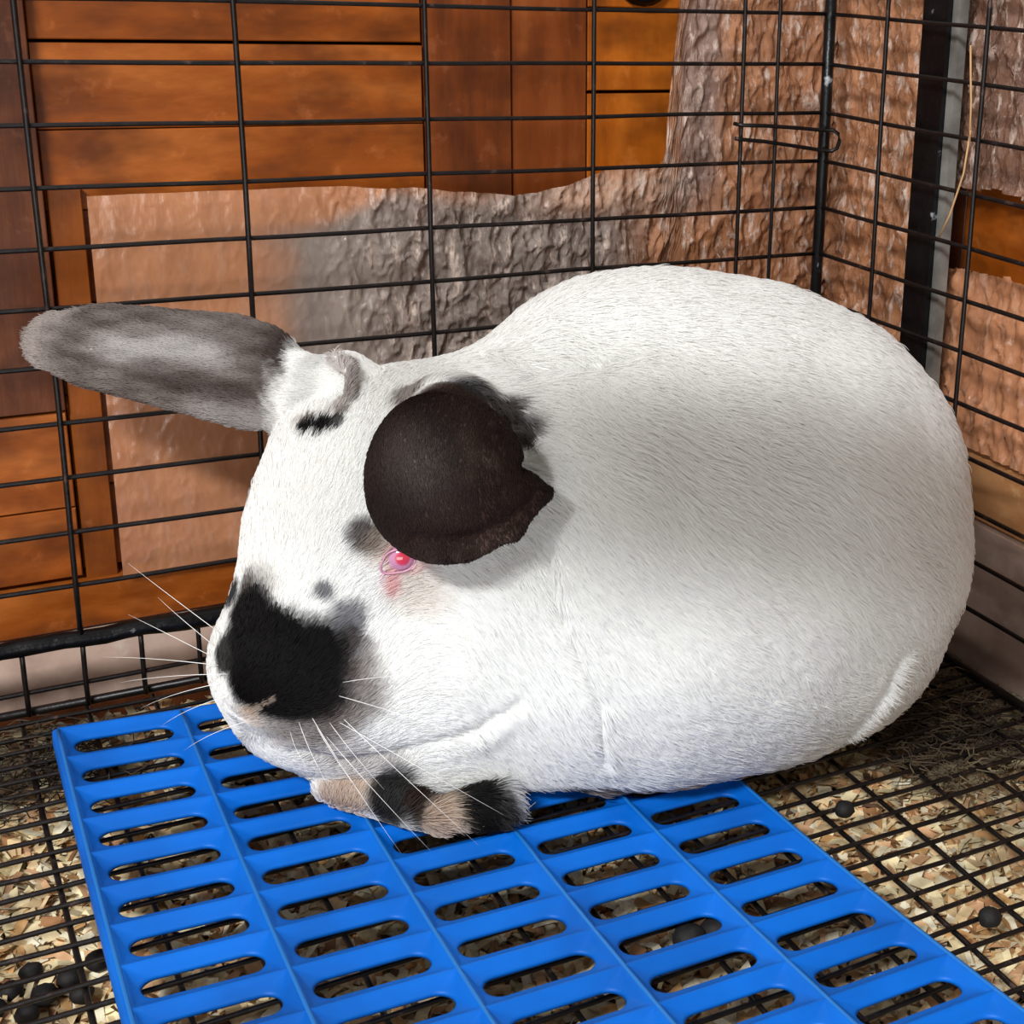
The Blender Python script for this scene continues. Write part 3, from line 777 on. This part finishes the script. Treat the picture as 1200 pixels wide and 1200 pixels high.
PAL = {'k': srgb(16, 13, 14), 'f': srgb(60, 50, 46), 'd': srgb(62, 46, 38), 'b': srgb(112, 90, 78), 'g': srgb(104, 104, 112), 't': srgb(216, 196, 178), 'l': srgb(178, 166, 158)}
WHITE = np.array(srgb(250, 250, 248))
def vnoise(X, s):
    """cheap layered sine noise, vectorised"""
    r = 0
    for k, (a, b_, c, p) in enumerate(((1, .7, -.4, .3), (-.6, 1.1, .8, 1.7), (.5, -.9, 1.2, 4.1), (1.3, .4, .9, 2.2), (-1.1, -.8, .6, 5.0))):
        r = r + np.sin((X[:, 0] * a + X[:, 1] * b_ + X[:, 2] * c) * s * (1 + .37 * k) + p)
    return r / 5
def rngc(n): return rng.random((n, 1))
def coat(X):
    col = np.tile(WHITE, (len(X), 1))
    w = vnoise(X, 5) * .10 + vnoise(X, 13) * .07
    for x, y, z, R_, soft, key, st in ANCH:
        d = np.sqrt(((X - np.array([x, y, z])) ** 2).sum(1)) / R_ + w
        a = np.clip((1 - d) / max(soft, .15) * .9 + .5, 0, 1); a = a * a * (3 - 2 * a) * st
        col = col * (1 - a[:, None]) + np.array(PAL[key]) * a[:, None]
    # far ear: grey brown with pale streaks, pale rim at the tip
    ef = ear_far(X); q = (X - bs) @ earB.T
    m_ = np.clip((.16 - ef) / .1, 0, 1) * np.clip((q[:, 0] - .75 + w * 2) / .35, 0, 1)
    st = .5 + .5 * vnoise(q * np.array([1.2, 6, 6]), 2.2)
    ec = np.array(srgb(92, 78, 72))[None] * (1 - st[:, None]) + np.array(srgb(160, 150, 145))[None] * st[:, None]
    rim = np.clip((q[:, 0] - 4.7 + .5 * (abs(q[:, 1])) + w) / .5, 0, 1)[:, None] * .6
    ec = ec * (1 - rim) + np.array(srgb(216, 206, 200)) * rim
    hi_ = (np.clip((q[:, 0] - 1.5) / .6, 0, 1) * np.clip((4.3 - q[:, 0]) / .6, 0, 1) * np.exp(-((q[:, 1] - .18 + .1 * np.sin(q[:, 0] * 2)) / .22) ** 2) * (.6 + .8 * st))[:, None]
    hi_ = np.clip(hi_ + (np.exp(-((q[:, 1] + .62) / .2) ** 2) * np.clip((2.6 - q[:, 0]) / .6, 0, 1) * .5)[:, None], 0, .85)
    ec = ec * (1 - hi_) + np.array(srgb(206, 202, 200)) * hi_
    lo_ = (np.exp(-((q[:, 1] + .25) / .16) ** 2) * np.clip((q[:, 0] - .9) / .4, 0, 1) * np.clip((3.6 - q[:, 0]) / .8, 0, 1) * .65)[:, None]
    ec = ec * (1 - lo_) + np.array(srgb(62, 50, 46)) * lo_
    dk = np.exp(-((q[:, 0] - 1.05) / .35) ** 2)[:, None] * np.clip(q[:, 1] / .3, 0, 1)[:, None] * .85
    ec = ec * (1 - dk) + np.array(srgb(60, 46, 42)) * dk
    col = col * (1 - m_[:, None]) + ec * m_[:, None]
    rw = np.clip((.16 - ef) / .1, 0, 1) * np.clip((.75 - q[:, 0]) / .3, 0, 1) * np.clip((q[:, 0] - .0) / .2, 0, 1) * .16  # grey shading of the white ear root, painted into the coat
    col = col * (1 - rw[:, None] * (.6 + .8 * st[:, None]))
    rf_ = rim_far(X); a = np.clip((.1 - rf_) / .08, 0, 1)[:, None] * .5
    col = col * (1 - a) + np.array(srgb(176, 160, 154)) * a
    # near ear: dark chocolate, with painted sheen, veins and a paler rim
    en = ear_near(X)
    zone = np.clip((.2 - en) / .08, 0, 1) * np.clip((-10.85 - X[:, 1] + w) / .3, 0, 1)
    nc = np.array(srgb(54, 40, 36))[None] * (1 + .6 * np.clip(vnoise(X, 2.2), -.5, 1))[:, None]
    for x, y, z, R_, c in EARF:
        fz = np.exp(-((X - np.array([x, y, z])) ** 2).sum(1) / (R_ * R_))[:, None] * (.35 + .65 * rngc(len(X)))
        nc = nc * (1 - fz) + np.array(srgb(*c)) * fz
    col = col * (1 - zone[:, None]) + nc * zone[:, None]
    # pink skin around the eye
    d = np.sqrt(((X - np.array(EYE[0])) ** 2).sum(1)); a = np.clip((.36 - d) / .14, 0, 1)[:, None] * .6
    col = col * (1 - a) + np.array(srgb(232, 178, 176)) * a
    tear = np.array(EYE[0]) + np.array([-.22, 0, -.42]); dt = np.sqrt((((X - tear) * np.array([2.2, 1, .9])) ** 2).sum(1))
    a = np.clip((.3 - dt) / .15, 0, 1)[:, None] * .6
    col = col * (1 - a) + np.array(srgb(236, 168, 170)) * a
    return col

Vr, Qr = surface_nets(full, (-13.6, -14.4, .1), (3.4, -1.6, 9.2), .075)
def grad(X, e=.04):
    g = np.stack([full(X + np.eye(3)[k] * e) - full(X - np.eye(3)[k] * e) for k in range(3)], 1)
    return g / (np.linalg.norm(g, axis=1)[:, None] + 1e-9)
def own_mesh(name, V_, F_):
    me = bpy.data.meshes.new(name); me.from_pydata(((V_ - ORG) * S).tolist(), [], F_.tolist() if hasattr(F_, 'tolist') else F_); me.update()
    me.polygons.foreach_set('use_smooth', [True] * len(me.polygons)); return me

def skin_material():
    m, nt, b = new_mat('short_fur_undercoat')
    at = N(nt, 'ShaderNodeAttribute'); at.attribute_name = 'Col'
    nt.links.new(at.outputs['Color'], b.inputs['Base Color']); b.inputs['Roughness'].default_value = .9; b.inputs['Specular IOR Level'].default_value = .1
    return m
def hair_material():
    m, nt, b = new_mat('rabbit_fur_hair')
    at = N(nt, 'ShaderNodeAttribute'); at.attribute_name = 'Col'
    nt.links.new(at.outputs['Color'], b.inputs['Base Color']); b.inputs['Roughness'].default_value = .6; b.inputs['Specular IOR Level'].default_value = .25
    tl = N(nt, 'ShaderNodeBsdfTranslucent'); nt.links.new(at.outputs['Color'], tl.inputs[0])
    ms = N(nt, 'ShaderNodeMixShader'); ms.inputs[0].default_value = .5
    nt.links.new(b.outputs[0], ms.inputs[1]); nt.links.new(tl.outputs[0], ms.inputs[2]); nt.links.new(ms.outputs[0], nt.nodes['Material Output'].inputs[0])
    return m
M['skin'] = skin_material(); M['hair'] = hair_material()
rab = bpy.data.objects.new('rabbit', own_mesh('rabbit', Vr, Qr)); C.objects.link(rab)
rab.data.materials.append(M['skin'])
rab.rotation_euler = (0, 0, -TH)
Rz = np.array([[math.cos(TH), math.sin(TH), 0], [-math.sin(TH), math.cos(TH), 0], [0, 0, 1]])
rab.location = Vector(Rz @ ORG * S)
ca = rab.data.color_attributes.new('Col', 'FLOAT_COLOR', 'POINT')
ca.data.foreach_set('color', np.concatenate([coat(Vr), np.ones((len(Vr), 1))], 1).astype('f').ravel())
tag(rab, 'large white rabbit with black nose and dark ears crouching on the blue mat', 'rabbit')

def kid(name, V_, F_, mat, label=None, parent=None):
    o = bpy.data.objects.new(name, own_mesh(name, V_, F_)); C.objects.link(o); o.parent = parent or rab
    o.data.materials.append(mat)
    if label: o['label'] = label
    return o

# fur as hair curves
def fur(nh):
    tri = np.concatenate([Qr[:, [0, 1, 2]], Qr[:, [0, 2, 3]]])
    A, B_, C_ = Vr[tri[:, 0]], Vr[tri[:, 1]], Vr[tri[:, 2]]
    ar = np.linalg.norm(np.cross(B_ - A, C_ - A), axis=1); ctr = (A + B_ + C_) / 3
    # more hairs on the head and ears, where they are short
    wgt = ar * np.where(ctr[:, 0] < -5.2, 2.4, 1.0) * np.where(ctr[:, 2] < .5, .25, 1)
    pick = rng.choice(len(tri), nh, p=wgt / wgt.sum())
    r1 = np.sqrt(rng.random(nh))[:, None]; r2 = rng.random(nh)[:, None]
    X = A[pick] * (1 - r1) + B_[pick] * r1 * (1 - r2) + C_[pick] * r1 * r2
    Nn = np.concatenate([grad(X[s:s + 100000]) for s in range(0, nh, 100000)])
    ef = ear_far(X); en = ear_near(X); far = ef < .12; near = (en < .12) & (X[:, 1] < -10.7)
    headw = np.clip((-5.6 - X[:, 0]) / 1.2, 0, 1)[:, None]
    flow = np.array([.75, .15, -.65])[None] * (1 - headw) + np.array([.45, .75, .45])[None] * headw
    flow = flow + .25 * np.stack([vnoise(X, 1.6), vnoise(X + 9, 1.9), vnoise(X + 4, 1.7)], 1)
    flow[far] = earB[0] + rng.normal(0, .12, (far.sum(), 3))
    flow[near] = np.array([.2, -.6, -.7])
    T = flow - Nn * (flow * Nn).sum(1)[:, None]; T /= np.linalg.norm(T, axis=1)[:, None] + 1e-6
    Ln = .30 * (1 - headw[:, 0]) + .17 * headw[:, 0]
    Ln = np.where(far, .13, np.where(near, .07, Ln))
    muz = np.sqrt(((X - np.array(NOSE[0])) ** 2).sum(1)); Ln = np.where(muz < .9, .10, Ln)
    low = np.clip((1.0 - X[:, 2]) / .8, 0, 1) * (X[:, 0] > -6.5); Ln = Ln * (1 + .5 * low)
    eyed = np.sqrt(((X - np.array(EYE[0])) ** 2).sum(1)); keep = eyed > .25
    Ln *= rng.uniform(.6, 1.25, nh)
    lift = np.where(near, .3, .34) + rng.normal(0, .08, nh)
    side_ = np.cross(Nn, T); jit = rng.normal(0, .16, nh)[:, None]
    D = T + side_ * jit
    p0 = X - Nn * .02
    p1 = X + (Nn * lift[:, None] * 1.0 + D * .7) * (Ln * .4)[:, None]
    p2 = X + (Nn * lift[:, None] * .8 + D * .95) * (Ln * .75)[:, None]
    p3 = X + (Nn * lift[:, None] * .55 + D * 1.05) * Ln[:, None]
    for q in (p1, p2, p3): q[:, 2] = np.maximum(q[:, 2], .36)
    col = np.concatenate([coat(X[s:s + 100000]) for s in range(0, nh, 100000)])
    col = np.clip(col * rng.uniform(.96, 1.03, nh)[:, None], 0, .97)
    K = keep; X4 = np.stack([p0, p1, p2, p3], 1)[K]; col = col[K]; n = len(X4)
    X4 = (X4 - ORG) * S
    hc = bpy.data.hair_curves.new('fur'); hc.add_curves([4] * n)
    hc.points.foreach_set('position', X4.astype('f').ravel())
    rad = np.tile(np.array([.0080, .0078, .006, .0015]) * S, n)
    hc.points.foreach_set('radius', rad.astype('f'))
    at = hc.attributes.new('Col', 'FLOAT_COLOR', 'CURVE')
    at.data.foreach_set('color', np.concatenate([col, np.ones((n, 1))], 1).astype('f').ravel())
    hc.materials.append(M['hair'])
    o = bpy.data.objects.new('fur', hc); C.objects.link(o); o.parent = rab; o['kind'] = 'stuff'
    return o
fur(620000)

# eye, lid, mouth line, whiskers
def sphere(c, r, nrm_=None, nu=24, nv=16):
    vs = [(c[0], c[1], c[2] + r)]
    for j in range(1, nv):
        for i in range(nu):
            t = math.pi * j / nv; a = 2 * math.pi * i / nu
            vs.append((c[0] + r * math.sin(t) * math.cos(a), c[1] + r * math.sin(t) * math.sin(a), c[2] + r * math.cos(t)))
    vs.append((c[0], c[1], c[2] - r)); n = len(vs)
    fs = [(0, 1 + i, 1 + (i + 1) % nu) for i in range(nu)]
    fs += [(1 + j * nu + i, 1 + (j + 1) * nu + i, 1 + (j + 1) * nu + (i + 1) % nu, 1 + j * nu + (i + 1) % nu) for j in range(nv - 2) for i in range(nu)]
    fs += [(n - 1, 1 + (nv - 2) * nu + (i + 1) % nu, 1 + (nv - 2) * nu + i) for i in range(nu)]
    return np.array(vs), fs
ec, en_ = np.array(EYE[0]), np.array(EYE[1])
m, nt, b = new_mat('red_eye'); b.inputs['Roughness'].default_value = .12; b.inputs['Coat Weight'].default_value = 1
tc = N(nt, 'ShaderNodeTexCoord'); sx = N(nt, 'ShaderNodeVectorMath', operation='DISTANCE')
nt.links.new(tc.outputs['Object'], sx.inputs[0]); sx.inputs[1].default_value = tuple((ec + en_ * .12 + np.array([.06, 0, .05]) - ORG) * S)
mr = N(nt, 'ShaderNodeMath', operation='MULTIPLY'); mr.inputs[1].default_value = 1 / (.4 * S); nt.links.new(sx.outputs['Value'], mr.inputs[0])
nt.links.new(ramp(nt, [(.0, srgb(206, 40, 62)), (.26, srgb(214, 70, 92)), (.36, srgb(206, 140, 172)), (.8, srgb(196, 150, 188))], mr.outputs[0]), b.inputs['Base Color']); M['eye'] = m
V_, F_ = sphere(ec - en_ * .15 + np.array([.02, 0, .0]), .25); kid('eye', V_, F_, M['eye'], 'red eye half hidden by the dark ear')
m, nt, b = new_mat('pink_eyelid'); b.inputs['Base Color'].default_value = (*srgb(206, 150, 172), 1); b.inputs['Roughness'].default_value = .35; M['lid'] = m
up = np.array([0, 0, 1.]); ex = np.cross(up, en_); ex /= np.linalg.norm(ex); ey = np.cross(en_, ex)
def ribbon(pts, rad):
    mb = Mb(); mb.tube([tuple(p) for p in pts], rad, 8); return np.array(mb.v), mb.f
sg = -1 if ex[0] > 0 else 1
def lidp(t):
    k = 1 + .45 * max(0, math.cos(t - math.radians(218))) ** 8       # drawn out into the tear corner
    return ec + ex * (-sg) * .225 * k * math.cos(t) + ey * .185 * k * math.sin(t) + en_ * (.045 + .02 * abs(math.sin(t)))
pts = [lidp(t) for t in np.linspace(0, 2 * math.pi, 40)]
V_, F_ = ribbon(pts, .016); kid('eyelid', V_, F_, M['lid'], 'pink rim of the eye')
sgn = -1 if ex[0] > 0 else 1
pts = [ec + ex * sgn * a + ey * c + en_ * .03 for a, c in ((.22, -.17), (.25, -.24), (.27, -.31), (.30, -.38))]
V_, F_ = ribbon(pts, [.035, .026, .018, .008]); kid('tear_duct', V_, F_, M['lid'], 'pink wet corner below the eye')
m, nt, b = new_mat('whisker'); b.inputs['Base Color'].default_value = (.85, .83, .8, 1); b.inputs['Roughness'].default_value = .3; M['whisker'] = m
for a, e in WH:
    a = np.array(a); e = np.array(e); mid = (a + e) / 2 + np.array([0, -.3, .22])
    pts = [a * (1 - t) ** 2 + mid * 2 * t * (1 - t) + e * t * t for t in np.linspace(0, 1, 8)]
    V_, F_ = ribbon(pts, [.006 * (1 - .8 * t) for t in np.linspace(0, 1, 8)]); kid('whisker', V_, F_, M['whisker'])
